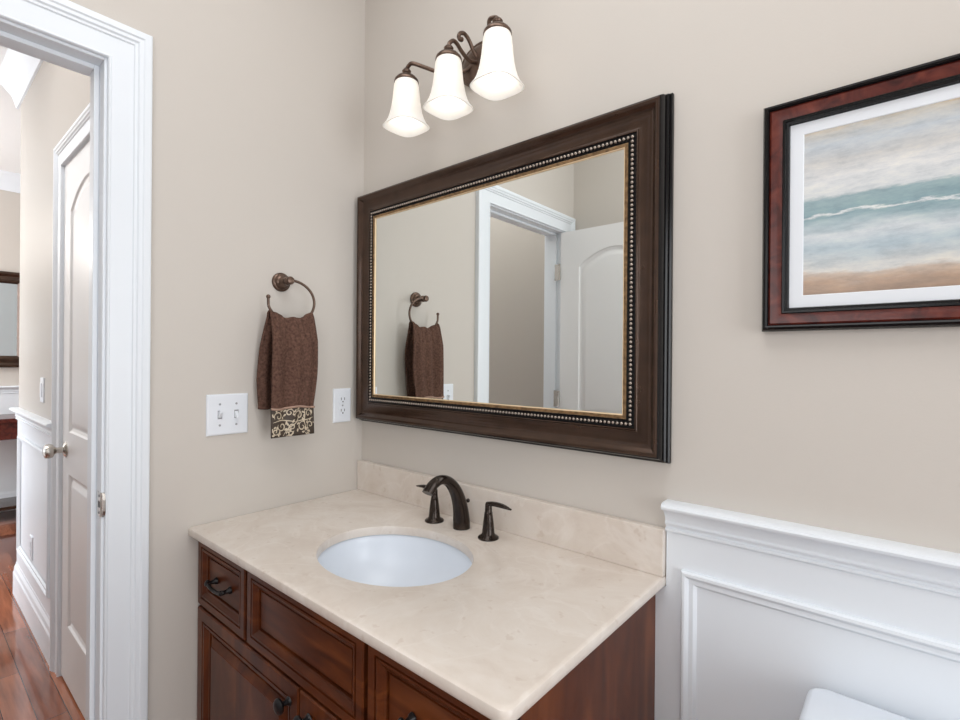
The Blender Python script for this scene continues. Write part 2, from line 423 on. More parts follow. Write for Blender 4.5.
# ---- arched two panel doors
def arch_loop(u0, u1, v0, v1, rise, n=14):
    pts = [(u0, v0), (u1, v0)]
    for k in range(n+1):
        t = k/n; u = u1 + (u0-u1)*t
        pts.append((u, v1 - rise + rise*math.sin(PI*t)**0.85))
    return pts
def inset_loop(u0, u1, v0, v1, rise, e):
    return arch_loop(u0+e, u1-e, v0+e, v1-e, rise)
def door_leaf(name, mp, u0, u1, v0, v1, th, mid, m, parent=None):
    """mp(u, v, d): d = 0 front face, d < 0 into the slab; moulded panels on both faces"""
    b = B()
    st = 0.115
    panels = [(u0+st, u1-st, v0+0.235, mid-0.085, 0.0), (u0+st, u1-st, mid+0.085, v1-0.115, 0.085)]
    for face in (0, 1):
        q = (lambda u, v, d: mp(u, v, d)) if face == 0 else (lambda u, v, d: mp(u, v, -th-d))
        # flat field with two panel shaped holes: split into stiles and rails
        def poly(pts): b.f([b.bm.verts.new(q(u, v, 0)) for u, v in pts])
        poly([(u0, v0), (u0+st, v0), (u0+st, v1), (u0, v1)])
        poly([(u1-st, v0), (u1, v0), (u1, v1), (u1-st, v1)])
        poly([(u0+st, v0), (u1-st, v0), (u1-st, v0+0.235), (u0+st, v0+0.235)])
        poly([(u0+st, mid-0.085), (u1-st, mid-0.085), (u1-st, mid+0.085), (u0+st, mid+0.085)])
        al = arch_loop(*panels[1])[2:]
        for (a, bb) in zip(al, al[1:]):
            poly([(a[0], v1), (bb[0], v1), bb, a])
        for (a0, a1, b0, b1, rise) in panels:
            Ls = []
            for e, d in [(0, 0), (0.006, -0.006), (0.016, -0.010), (0.022, -0.010), (0.040, -0.002), (0.048, -0.001)]:
                Ls.append([q(u, v, d) for u, v in inset_loop(a0, a1, b0, b1, rise, e)])
            b.loops(Ls, True, False, True)
    for (p, r) in (((u0, v0), (u1, v0)), ((u1, v0), (u1, v1)), ((u1, v1), (u0, v1)), ((u0, v1), (u0, v0))):
        b.f([b.bm.verts.new(mp(*p, 0)), b.bm.verts.new(mp(*r, 0)), b.bm.verts.new(mp(*r, -th)), b.bm.verts.new(mp(*p, -th))])
    bmesh.ops.remove_doubles(b.bm, verts=b.bm.verts, dist=0.0004)
    out = (Vector(mp(0, 0, 1)) - Vector(mp(0, 0, 0))).normalized()
    cen = Vector(mp((u0+u1)/2, (v0+v1)/2, -th/2))
    b.bm.normal_update()
    for f_ in b.bm.faces:
        dd = f_.normal.dot(out); rel = f_.calc_center_median() - cen
        want = rel if abs(dd) < 0.05 else out*(1 if rel.dot(out) > 0 else -1)
        if f_.normal.dot(want) < 0: f_.normal_flip()
    return b.build(name, m, parent, smooth=True, angle=20, recalc=False)

# hall door
hd = struct(door_leaf('door_2', hall, HD0, HD1, 0.012, HDH-0.003, 0.035, 0.945, M['doorwhite']), 'white arched two panel door in the hall beyond the doorway', 'door')
c = B().casing(hall, HD0-0.004, HD1+0.004, 0, HDH+0.004, CAS)
struct(c.build('trim_4', M['white'], smooth=True, angle=25), 'white casing around the hall door', 'door trim')
struct(B().box(HD0-0.02, HD0-0.002, HY, HY+0.12, 0, HDH+0.02).box(HD1+0.002, HD1+0.02, HY, HY+0.12, 0, HDH+0.02)
       .box(HD0-0.002, HD1+0.002, HY, HY+0.12, HDH, HDH+0.02).build('trim_5', M['white']), 'white jamb of the hall door', 'door jamb')
def knob(parent, x, y, z, sgn):
    kb = B().lathe([(0.031, 0), (0.031, 0.003*sgn), (0.024, 0.009*sgn), (0.013, 0.012*sgn), (0.011, 0.03*sgn), (0.015, 0.036*sgn),
                    (0.027, 0.044*sgn), (0.030, 0.056*sgn), (0.026, 0.068*sgn), (0.012, 0.073*sgn)], (x, y, z), 'y', 24)
    return kb.build('knob', M['nickel'], parent, smooth=True)
knob(hd, HD0+0.07, HY, 0.955, -1)

# bathroom door, opened flat along the front wall
DY = -1.393
dmap = lambda u, v, d: (u, DY+d, v)
bd = struct(door_leaf('door_1', dmap, 0.006, 0.638, 0.012, 2.05, 0.035, 0.945, M['doorwhite']), 'white arched two panel bathroom door standing open, seen in the mirror', 'door')
knob(bd, 0.575, DY, 0.955, 1); knob(bd, 0.575, DY-0.035, 0.955, -1)
for zz in (0.22, 1.12, 1.83):
    h = B().lathe([(0.006, -0.045), (0.006, 0.045)], (0.001, DY+0.006, zz), 'z', 12)
    h.box(-0.03, 0.0, DY+0.0035, DY+0.0062, zz-0.045, zz+0.045)
    h.build('hinge', M['nickel'], bd)

# mouldings ----------------------------------------------------------------
RAIL = [(0.968, 0), (0.968, 0.010), (0.971, 0.013), (0.975, 0.013), (0.977, 0.009), (0.981, 0.009), (0.984, 0.014), (0.988, 0.0155),
        (0.992, 0.013), (1.000, 0.0145), (1.008, 0.019), (1.015, 0.026), (1.019, 0.033), (1.021, 0.038), (1.026, 0.040), (1.031, 0.038),
        (1.034, 0.032), (1.035, 0.026), (1.035, 0)]
WX = 1.099; CW_ = 1.075
ws = B().box(WX-0.0005, RX, -0.006, 0, 0, 0.970).box(CW_+0.0005, WX-0.0005, -0.006, 0, 0, 0.8455)
struct(ws.build('trim_6', M['white']), 'white painted wainscot wall below the chair rail, right of the vanity', 'wainscot')
struct(B().run(back, WX-0.001, RX, RAIL).build('trim_7', M['white'], smooth=True, angle=30), 'white moulded chair rail right of the vanity', 'chair rail')
PM = [(0, 0.006), (0, 0.014), (0.003, 0.018), (0.008, 0.0195), (0.012, 0.017), (0.015, 0.0125), (0.020, 0.0135), (0.024, 0.0125), (0.027, 0.009), (0.030, 0.006)]
struct(B().frame(back, 1.133, 2.20, 0.22, 0.894, PM).build('trim_8', M['white'], smooth=True, angle=30), 'white rectangular panel moulding on the wainscot', 'moulding')
BASE = [(0, 0), (0, 0.016), (0.10, 0.016), (0.112, 0.012), (0.125, 0.006), (0.135, 0.004), (0.135, 0)]
struct(B().run(back, WX+0.003, RX, [(v, d+0.006) for v, d in BASE]).build('baseboard_back', M['white']), 'white baseboard under the wainscot', 'baseboard')
rl = [(v+0.012, d) for v, d in RAIL]
struct(B().run(hall, HX0-0.012, HD0-0.100, rl).build('trim_9', M['white'], smooth=True, angle=30), 'white chair rail on the hall wall beside the far door', 'chair rail')
struct(B().box(HX0-0.004, HD0-0.100, HY-0.004, HY, 0, 0.98).build('trim_10', M['white']), 'white wainscot under the hall chair rail', 'wainscot')
struct(B().frame(hall, HX0+0.10, HD0-0.19, 0.27, 0.90, PM).build('trim_11', M['white'], smooth=True, angle=30), 'white panel moulding on the hall wainscot', 'moulding')
BASEH = [(0, 0), (0, 0.018), (0.12, 0.018), (0.13, 0.014), (0.15, 0.012), (0.165, 0.006), (0.175, 0.005), (0.175, 0)]
struct(B().run(hall, HX0-0.016, HD0-0.100, BASEH).build('baseboard_hall', M['white']), 'tall white baseboard along the hall wall', 'baseboard')
CRW = [(CEIL-0.145, 0), (CEIL-0.145, 0.010), (CEIL-0.125, 0.014), (CEIL-0.08, 0.03), (CEIL-0.035, 0.07), (CEIL-0.02, 0.085), (CEIL, 0.09), (CEIL, 0)]
struct(B().run(hall, HX0-0.09, -0.12, CRW).build('trim_12', M['white'], smooth=True, angle=30), 'white crown moulding along the hall ceiling', 'crown moulding')
far = lambda u, v, d: (FARX+d, u, v)
struct(B().run(far, -3.2, 1.5, CRW).build('trim_13', M['white'], smooth=True, angle=30), 'white crown moulding on the far hall wall', 'crown moulding')
struct(B().run(far, -3.2, 1.5, [(v+0.03, d) for v, d in rl]).build('trim_14', M['white'], smooth=True, angle=30), 'white chair rail on the far hall wall', 'chair rail')
struct(B().box(FARX, FARX+0.005, -3.2, 1.5, 0, 1.01).build('trim_15', M['white']), 'white wainscot on the far hall wall', 'wainscot')
struct(B().run(far, -3.2, 1.5, BASEH).build('baseboard_far', M['white']), 'white baseboard on the far hall wall', 'baseboard')

# ------------------------------------------------------------------ far hall furniture
FMY0, FMY1 = -1.35, -0.30
fm = thing('hall_mirror', 'dark framed mirror hanging on the far hall wall above the console table', 'mirror', (FARX, (FMY0+FMY1)/2, 1.7))
B().frame(far, FMY0, FMY1, 1.235, 2.055, [(0, 0.002), (0, 0.03), (0.02, 0.035), (0.04, 0.022), (0.07, 0.03), (0.085, 0.026), (0.10, 0.014), (0.10, 0.002)]).build('frame', M['frame'], fm)
B().box(FARX+0.004, FARX+0.012, FMY0+0.095, FMY1-0.095, 1.33, 1.96).build('glass', M['hallmirror'], fm)
ct = thing('console_table', 'dark red wooden console table against the far hall wall', 'table', (-4.15, -0.95, 0))
b = B().box(-4.385, -3.93, -1.60, -0.28, 0.80, 0.835)
b.build('tabletop', M['mahogany'], ct, bevel=0.006)
B().box(-4.36, -3.96, -1.57, -0.31, 0.665, 0.80).build('apron', M['mahogany'], ct, bevel=0.003)
for (xx, yy) in ((-4.33, -1.54), (-4.33, -0.34), (-3.99, -1.54), (-3.99, -0.34)):
    B().lathe([(0.018, 0), (0.026, 0.03), (0.016, 0.06), (0.022, 0.3), (0.03, 0.58), (0.022, 0.62), (0.032, 0.68)], (xx, yy, 0), 'z', 14).build('leg', M['mahogany'], ct, smooth=True)
B().box(-4.34, -3.985, -1.55, -0.33, 0.10, 0.125).build('lower_shelf', M['frame'], ct, bevel=0.003)
# hall switch and outlet
def plate_parts(parent, mp, u, v, w_, h_):
    B().frame(mp, u-w_/2, u+w_/2, v-h_/2, v+h_/2, [(0, 0), (0, 0.003), (0.002, 0.0055), (0.005, 0.0065)], True).build('plate', M['plate'], parent)
def screws(parent, mp, u, vs):
    for v in vs:
        q = B(); Ls = [[mp(u+r*math.cos(2*PI*k/10), v+r*math.sin(2*PI*k/10), d) for k in range(10)] for r, d in ((0.0032, 0.006), (0.0032, 0.0072), (0.002, 0.0078))]
        q.loops(Ls, True, False, True); q.build('screw', M['screw'], parent)
hs = thing('light_switch', 'small white light switch on the hall wall above the chair rail', 'light switch', (-1.61, HY, 1.175))
plate_parts(hs, hall, -1.61, 1.175, 0.072, 0.117)
B().box(-1.627, -1.593, HY-0.010, HY-0.006, 1.142, 1.208).build('rocker', M['plate'], hs, bevel=0.001)
hallp = lambda u, v, d: (u, HY-0.004-d, v)
ho = thing('wall_outlet', 'white outlet low on the hall wainscot near the floor', 'outlet', (-1.84, HY-0.004, 0.375))
plate_parts(ho, hallp, -1.84, 0.375, 0.072, 0.117)
for zz in (0.355, 0.395): B().box(-1.857, -1.823, HY-0.013, HY-0.0105, zz-0.014, zz+0.014).build('socket', M['plate'], ho, bevel=0.002)

# ------------------------------------------------------------------ vanity cabinet
CW, CF = 1.075, -0.528
vc = thing('vanity_cabinet', 'dark cherry wood vanity cabinet under the cream marble countertop', 'cabinet', (0.54, -0.27, 0))
b = B()
b.box(0.004, 0.022, CF+0.002, -0.002, 0.0, 0.845).box(CW-0.018, CW, CF+0.002, -0.002, 0.0, 0.845)
b.box(0.022, CW-0.018, -0.014, -0.002, 0.1, 0.845).box(0.022, CW-0.018, CF+0.02, -0.014, 0.10, 0.118)
b.build('carcass', M['cherry'], vc, bevel=0.001)
b = B()
b.box(0.004, 0.045, CF, CF+0.018, 0.10, 0.845).box(CW-0.041, CW, CF, CF+0.018, 0.10, 0.845)
b.box(0.045, CW-0.041, CF, CF+0.018, 0.805, 0.845).box(0.045, CW-0.041, CF, CF+0.018, 0.635, 0.675)
b.box(0.045, CW-0.041, CF, CF+0.018, 0.10, 0.14).box(0.275, 0.315, CF, CF+0.018, 0.675, 0.805).box(0.742, 0.782, CF, CF+0.018, 0.675, 0.805)
b.build('face_frame', M['darkgap'], vc)
B().box(0.022, CW-0.018, CF+0.07, CF+0.085, 0.0, 0.10).build('toe_kick', M['cherry'], vc)
cabf = lambda u, v, d: (u, CF-d, v)
TH = 0.020
def front(name, u0, u1, v0, v1, kind, m):
    st = 0.036 if kind == 'drawer' else 0.058
    if kind == 'drawer':
        pr = [(0, 0), (0, TH-0.003), (0.003, TH), (0.0205, TH), (0.0210, TH-0.006), (0.0245, TH-0.006), (0.0250, TH-0.0005), (0.0290, TH-0.0005),
              (0.0340, TH-0.0035), (0.0390, TH-0.0080), (0.0430, TH-0.0095), (0.0435, TH-0.0155), (0.0485, TH-0.0155), (0.0490, TH-0.0115), (0.0515, TH-0.0110)]
    else:
        pr = [(0, 0), (0, TH-0.003), (0.003, TH), (0.0310, TH), (0.0315, TH-0.006), (0.0355, TH-0.006), (0.0360, TH-0.0005), (0.0410, TH-0.0010),
              (0.0470, TH-0.0050), (0.0530, TH-0.0095), (0.0570, TH-0.0105), (0.0575, TH-0.0160), (0.0640, TH-0.0160), (0.0650, TH-0.0130), (0.0820, TH-0.0050), (0.0830, TH-0.0030), (0.0860, TH-0.0030)]
    return B().frame(cabf, u0, u1, v0, v1, pr, True).build(name, m, vc, smooth=True, angle=18)
d1 = front('drawer', 0.006, 0.288, 0.656, 0.838, 'drawer', M['cherryh'])
front('false_front', 0.300, 0.755, 0.656, 0.838, 'drawer', M['cherryh'])
d2 = front('drawer', 0.767, 1.072, 0.656, 0.838, 'drawer', M['cherryh'])
p1 = front('door', 0.006, 0.535, 0.112, 0.648, 'door', M['cherry'])
p2 = front('door', 0.541, 1.072, 0.112, 0.648, 'door', M['cherry'])
def pull(parent, u, v):
    y = CF-TH+0.009
    b = B()
    for s in (-1, 1):
        b.lathe([(0.0090, 0), (0.0085, -0.004), (0.0055, -0.008), (0.005, -0.016), (0.0065, -0.021), (0.007, -0.026), (0.004, -0.030)], (u+s*0.041, y, v), 'y', 14)
    b.tube(smooth_path([(u-0.047, y-0.021, v+0.002), (u-0.041, y-0.023, v), (u-0.02, y-0.025, v-0.004), (u, y-0.025, v-0.0055),
                        (u+0.02, y-0.025, v-0.004), (u+0.041, y-0.023, v), (u+0.047, y-0.021, v+0.002)], 5), 0.0046, 10)
    b.ball((u-0.047, y-0.021, v+0.002), 0.006, 8); b.ball((u+0.047, y-0.021, v+0.002), 0.006, 8)
    b.build('pull', M['black'], parent, smooth=True)
pull(d1, 0.150, 0.745); pull(d2, 0.92, 0.745)
def cab_knob(parent, u, v):
    y = CF-TH
    B().lathe([(0.010, 0), (0.009, -0.003), (0.0055, -0.006), (0.005, -0.013), (0.009, -0.017), (0.0155, -0.020), (0.0165, -0.024), (0.013, -0.029), (0.006, -0.031)],
              (u, y, v), 'y', 20).build('knob', M['black'], parent, smooth=True)
cab_knob(p1, 0.500, 0.607); cab_knob(p2, 0.578, 0.607)

# ------------------------------------------------------------------ countertop, sink, faucet
CT, CB, CD, CX = 0.870, 0.846, -0.5715, 1.0976
SX, SY, SA, SB = 0.554, -0.309, 0.206, 0.166
vt = thing('countertop', 'cream marble countertop with oval sink cutout on the vanity', 'countertop', (SX, SY, CB))
def outer_loop(e, z):
    x0, x1, y0, y1, r = 0.002, CX-e, CD+e, -0.001, 0.018
    pts = []
    def seg(a, b_, n):
        for k in range(n): pts.append((a[0]+(b_[0]-a[0])*k/n, a[1]+(b_[1]-a[1])*k/n))
    seg((x0, y1), (x0, y0), 24)
    seg((x0, y0), (x1-r, y0), 40)
    for k in range(10):
        a = -PI/2 + PI/2*k/10; pts.append((x1-r+r*math.cos(a), y0+r+r*math.sin(a)))
    seg((x1, y0+r), (x1, y1), 24)
    seg((x1, y1), (x0, y1), 40)
    return [(x, y, z) for x, y in pts]
angs = [math.atan2((y-SY)/SB, (x-SX)/SA) for x, y, _ in outer_loop(0, 0)]
hole = lambda g, z: [(SX+(SA+g)*math.cos(a), SY+(SB+g)*math.sin(a), z) for a in angs]
b = B()
Ls = [hole(0, CB+0.001), outer_loop(0.004, CB), outer_loop(0.001, CB+0.003), outer_loop(0, CB+0.006), outer_loop(0, CT-0.007), outer_loop(0.0015, CT-0.003), outer_loop(0.005, CT-0.0006),
      outer_loop(0.009, CT), hole(0.004, CT), hole(0.0012, CT-0.001), hole(0, CT-0.004), hole(0, CB+0.001)]
b.loops(Ls)
bmesh.ops.remove_doubles(b.bm, verts=b.bm.verts, dist=0.00001)
b.build('slab', M['marble'], vt, smooth=True, angle=30)
B().box(0.002, CX-0.001, -0.021, -0.001, CT, 0.9725).build('backsplash', M['marble'], vt, bevel=0.002)

sk = thing('sink', 'white oval undermount sink bowl in the marble countertop', 'sink', (SX, SY, CB-0.15))
b = B(); Ls = []
for g, z in ((0.022, CB-0.001), (0.006, CB-0.001), (0.004, CB-0.004), (0.002, CB-0.02), (-0.004, CB-0.045), (-0.016, CB-0.075), (-0.038, CB-0.105), (-0.070, CB-0.128), (-0.105, CB-0.139), (-0.130, CB-0.142)):
    Ls.append([(SX+(SA+g)*math.cos(2*PI*k/72), SY+(SB+g)*math.sin(2*PI*k/72), z) for k in range(72)])
b.loops(Ls, True, False, True)
bw = b.build('basin', M['ceramic'], sk, smooth=True, angle=60)
sm = bw.modifiers.new('shell', 'SOLIDIFY'); sm.thickness = 0.007; sm.offset = -1
B().lathe([(0.024, 0.0), (0.024, 0.003), (0.018, 0.004), (0.016, 0.002), (0.006, 0.004), (0.001, 0.0045)], (SX, SY, CB-0.1422), 'z', 24).build('drain', M['bronze'], sk, smooth=True)

fc = thing('faucet', 'dark bronze widespread faucet with arched spout and two lever handles behind the sink', 'faucet', (0.558, -0.078, CT))
FX = 0.558
path = [(-0.074, CT), (-0.0745, CT+0.02), (-0.078, CT+0.05), (-0.088, CT+0.085), (-0.107, CT+0.118), (-0.132, CT+0.140), (-0.159, CT+0.147), (-0.184, CT+0.139), (-0.205, CT+0.121)]
rads = [(0.0240, 0.0240), (0.0235, 0.0235), (0.0215, 0.0215), (0.0195, 0.0190), (0.0180, 0.0160), (0.0175, 0.0135), (0.0175, 0.012), (0.018, 0.0105), (0.0185, 0.0095)]
sp_ = smooth_path([(FX, p[0], p[1]) for p in path], 5)
rd = smooth_path([(a, bb, 0) for a, bb in rads], 5)
b = B().tube(sp_, [(q.x, q.y) for q in rd], 20, up=Vector((0, 0, 1)) if False else Vector((0, 1, 0.01)))
spout = b.build('spout', M['bronze'], fc, smooth=True, angle=50)
b = B().tube([(FX, -0.062, CT+0.064), (FX, -0.054, CT+0.067), (FX, -0.050, CT+0.069)], [0.0035, 0.003, 0.003], 8)
b.ball((FX, -0.0485, CT+0.070), 0.0058, 8)
b.build('lift_knob', M['bronze'], spout, smooth=True)
def handle(x, y, s):
    b = B().lathe([(0.0275, 0), (0.0275, 0.003), (0.025, 0.0055), (0.019, 0.0085), (0.0165, 0.013), (0.0145, 0.035), (0.0115, 0.060), (0.0105, 0.064), (0.011, 0.066),
                   (0.0095, 0.068), (0.0090, 0.078), (0.0088, 0.088), (0.0075, 0.0925), (0.003, 0.094)], (x, y, CT), 'z', 24)
    h = b.build('handle', M['bronze'], fc, smooth=True)
    lp = smooth_path([(x-s*0.004, y, CT+0.088), (x+s*0.012, y, CT+0.0915), (x+s*0.030, y, CT+0.0925), (x+s*0.050, y, CT+0.0915), (x+s*0.074, y-0.001, CT+0.0885)], 5)
    rp = smooth_path([(0.0075, 0.006, 0), (0.0095, 0.006, 0), (0.011, 0.0055, 0), (0.0095, 0.0045, 0), (0.003, 0.002, 0)], 5)
    B().tube(lp, [(q.x, q.y) for q in rp], 14, up=Vector((0, 0, 1))).build('lever', M['bronze'], h, smooth=True)
handle(0.460, -0.083, -1); handle(0.664, -0.086, 1)

# ------------------------------------------------------------------ big mirror
MX0, MX1, MZ0, MZ1 = 0.009, 1.1054, 1.1145, 1.9135
wm = thing('wall_mirror', 'large rectangular mirror in a wide dark bronze beaded frame above the vanity', 'mirror', ((MX0+MX1)/2, 0, (MZ0+MZ1)/2))
mirror_frame_edge = [(0, 0.001), (0, 0.010), (0.003, 0.013), (0.0045, 0.013), (0.0045, 0.021), (0.0075, 0.024), (0.0095, 0.024), (0.0095, 0.035), (0.0125, 0.0425), (0.0155, 0.0445)]
B().frame(back, MX0, MX1, MZ0, MZ1, mirror_frame_edge).build('outer_edge', M['frameedge'], wm, smooth=True, angle=30)
cove = [(0.0155, 0.0445), (0.0180, 0.0462), (0.0205, 0.0458), (0.0245, 0.0425), (0.0300, 0.0370), (0.0370, 0.0318), (0.0450, 0.0288), (0.0540, 0.0276), (0.0630, 0.0280), (0.0660, 0.0300), (0.0675, 0.0322), (0.0690, 0.0326), (0.0705, 0.0318)]
B().frame(back, MX0, MX1, MZ0, MZ1, cove).build('frame', M['frame'], wm, smooth=True, angle=35)
B().frame(back, MX0, MX1, MZ0, MZ1, [(0.0705, 0.0318), (0.0715, 0.0292), (0.087, 0.0292), (0.0900, 0.0310)]).build('inner_edge', M['frameedge'], wm, smooth=True, angle=30)
lip = [(0.0900, 0.031), (0.0905, 0.0330), (0.092, 0.0338), (0.094, 0.0330), (0.0965, 0.0326), (0.0980, 0.0320)]
B().frame(back, MX0, MX1, MZ0, MZ1, lip).build('gold_lip', M['gold'], wm, smooth=True, angle=25)
B().frame(back, MX0, MX1, MZ0, MZ1, [(0.0980, 0.0320), (0.0987, 0.0323), (0.0998, 0.0314), (0.1010, 0.0292), (0.1012, 0.0270)]).build('fillet', M['palegold'], wm)
b = B(); e = 0.0800
def bead_row(p, q):
    L = math.hypot(q[0]-p[0], q[1]-p[1]); n = max(1, round(L/0.0102))
    for k in range(n):
        u = p[0]+(q[0]-p[0])*k/n; v = p[1]+(q[1]-p[1])*k/n
        bmesh.ops.create_icosphere(b.bm, subdivisions=2, radius=0.0043, matrix=Matrix.Translation((u, -0.0318, v)))
cs = [(MX0+e, MZ0+e), (MX1-e, MZ0+e), (MX1-e, MZ1-e), (MX0+e, MZ1-e)]
for k in range(4): bead_row(cs[k], cs[(k+1) % 4])
b.build('beading', M['bead'], wm, smooth=True, angle=180)
B().box(MX0+0.09, MX1-0.09, -0.0285, -0.006, MZ0+0.09, MZ1-0.09).build('glass', M['mirror'], wm)

# ------------------------------------------------------------------ vanity light
AY = -0.137
AX = (0.386, 0.555, 0.722)
vl = thing('vanity_light', 'bronze three shade vanity light fixed above the big mirror', 'light fixture', (0.56, 0, 2.19))
PX, PZ = 0.556, 2.185
b = B(); Ls = []
for sc, d in ((1, 0.001), (1, 0.008), (0.93, 0.013), (0.90, 0.012), (0.80, 0.013), (0.74, 0.019), (0.5, 0.025), (0.2, 0.028)):
    Ls.append([(PX+0.080*sc*math.cos(2*PI*k/40), -d, PZ+0.062*sc*math.sin(2*PI*k/40)) for k in range(40)])
b.loops(Ls, True, False, True)
b.build('backplate', M['agedbronze'], vl, smooth=True)
ZT = 2.142                                          # top of each glass shade
def arm(pts, r=0.0055):
    return B().tube(smooth_path(pts, 7), r, 10).build('arm', M['agedbronze'], vl, smooth=True)
HZ = ZT + 0.028
for s_, ax_ in ((-1, AX[0]), (1, AX[2])):
    arm([(PX+s_*0.015, -0.022, PZ-0.005), (PX+s_*0.045, -0.036, PZ-0.022), (PX+s_*0.085, -0.068, PZ-0.026), (PX+s_*0.120, -0.112, PZ-0.014),
         (ax_-s_*0.026, AY, HZ+0.010), (ax_-s_*0.010, AY, HZ+0.010), (ax_, AY, HZ+0.002), (ax_, AY, HZ-0.008)])
arm([(PX, -0.024, PZ-0.006), (PX, -0.048, PZ-0.014), (PX, -0.068, PZ-0.012), (PX, -0.090, PZ-0.002), (PX, -0.106, PZ+0.008),
     (AX[1], -0.120, PZ+0.010), (AX[1], AY+0.002, HZ+0.010), (AX[1], AY, HZ-0.008)])
sc_ = B()
sc_.tube(smooth_path([(PX, -0.022, PZ+0.006), (PX, -0.040, PZ+0.022), (PX, -0.058, PZ+0.042), (PX, -0.076, PZ+0.050), (PX, -0.092, PZ+0.044),
                      (PX, -0.099, PZ+0.033), (PX, -0.095, PZ+0.026), (PX, -0.088, PZ+0.028)], 7), 0.0055, 10)
sc_.ball((PX, -0.088, PZ+0.029), 0.0065, 8)
sc_.build('scroll', M['agedbronze'], vl, smooth=True)
def superc(a, r, rc, k):
    """blend between a circle and a rounded square with corners on the diagonals"""
    c_, s_ = math.cos(a), math.sin(a)
    sq = 1.0/((abs(c_)**3.2 + abs(s_)**3.2)**(1/3.2))
    return r*(1-k) + k*rc*sq*0.80
SP = [(0.018, 0.0, 0), (0.028, -0.003, 0), (0.0335, -0.010, 0), (0.036, -0.020, 0), (0.0378, -0.040, 0), (0.0400, -0.060, 0.05), (0.0435, -0.080, 0.2),
      (0.0485, -0.098, 0.45), (0.055, -0.113, 0.75), (0.0635, -0.126, 1.0), (0.0715, -0.134, 1.0), (0.0728, -0.1355, 1.0)]
for ax in AX:
    hb = B().lathe([(0.0350, -0.009), (0.0355, -0.006), (0.034, -0.001), (0.028, 0.006), (0.018, 0.010), (0.0105, 0.013), (0.009, 0.018), (0.0120, 0.021), (0.0130, 0.025), (0.0095, 0.030), (0.006, 0.033)], (ax, AY, ZT), 'z', 24)
    hb.build('shade_holder', M['agedbronze'], vl, smooth=True)
    b = B(); Ls = []
    for r, h, k in SP:
        Ls.append([(ax+superc(2*PI*i/48, r, r*1.02, k)*math.cos(2*PI*i/48), AY+superc(2*PI*i/48, r, r*1.02, k)*math.sin(2*PI*i/48),
                    ZT+h) for i in range(48)])
    b.loops(Ls, True, False, False)
    so = b.build('shade', M['shade'], vl, smooth=True, angle=180)
    sd = so.modifiers.new('shell', 'SOLIDIFY'); sd.thickness = 0.003; sd.offset = -1
    bb = B().lathe([(0.010, 0.0), (0.011, -0.02), (0.016, -0.032), (0.023, -0.050), (0.0255, -0.066), (0.021, -0.084), (0.010, -0.093), (0.002, -0.095)], (ax, AY, ZT-0.006), 'z', 18)
    bb.build('bulb', M['bulb'], so, smooth=True)

# ------------------------------------------------------------------ framed seascape
PX0, PX1, PZ0, PZ1 = 1.281, 1.935, 1.3935, 1.8200
fp = thing('framed_picture', 'framed seascape painting with white mat on the wall above the toilet', 'picture', ((PX0+PX1)/2, 0, (PZ0+PZ1)/2))
B().frame(back, PX0, PX1, PZ0, PZ1, [(0, 0.001), (0, 0.018), (0.003, 0.024), (0.007, 0.026), (0.010, 0.024), (0.0115, 0.0195)]).build('outer_edge', M['frameedge'], fp, smooth=True, angle=30)
B().frame(back, PX0, PX1, PZ0, PZ1, [(0.0115, 0.0195), (0.0145, 0.0215), (0.022, 0.0205), (0.032, 0.017)]).build('frame', M['mahogany'], fp, smooth=True, angle=30)
B().frame(back, PX0, PX1, PZ0, PZ1, [(0.032, 0.017), (0.0335, 0.0195), (0.037, 0.0195), (0.0385, 0.0165), (0.042, 0.0155), (0.0435, 0.009)]).build('inner_edge', M['frameedge'], fp, smooth=True, angle=30)
B().frame(back, PX0+0.040, PX1-0.040, PZ0+0.040, PZ1-0.040, [(0, 0.009), (0.024, 0.009), (0.0255, 0.0075)]).build('mat_board', M['mat'], fp)
B().box(PX0+0.064, PX1-0.064, -0.0077, -0.003, PZ0+0.064, PZ1-0.064).build('painting', M['painting'], fp)

# ------------------------------------------------------------------ towel ring and towel
RY, RZ, RXX = -0.305, 1.509, 0.057
tr = thing('towel_ring', 'aged bronze open towel ring on the wall left of the mirror', 'towel ring', (0, RY, 1.573))
B().lathe([(0.0295, 0.001), (0.0295, 0.005), (0.027, 0.008), (0.0235, 0.009), (0.0225, 0.013), (0.019, 0.016), (0.016, 0.018), (0.0155, 0.023), (0.0115, 0.027), (0.0105, 0.038),
           (0.013, 0.042), (0.0125, 0.046), (0.009, 0.049), (0.0085, 0.051), (0.012, 0.055), (0.013, 0.060), (0.0105, 0.065), (0.004, 0.0675)], (0, RY-0.006, 1.572), 'x', 28).build('wall_mount', M['agedbronze'], tr, smooth=True)
ring = []
for k in range(61):
    a = math.radians(88) - math.radians(252)*k/60
    ring.append((RXX, RY+0.0765*math.cos(a), RZ+0.064*math.sin(a)))
b = B().tube(ring, 0.0042, 10); tip = ring[-1]
b.tube([tip, (RXX, tip[1]-0.0005, tip[2]+0.022)], 0.0042, 10); b.ball((RXX, tip[1]-0.0005, tip[2]+0.025), 0.0066, 8)
b.build('ring', M['agedbronze'], tr, smooth=True)

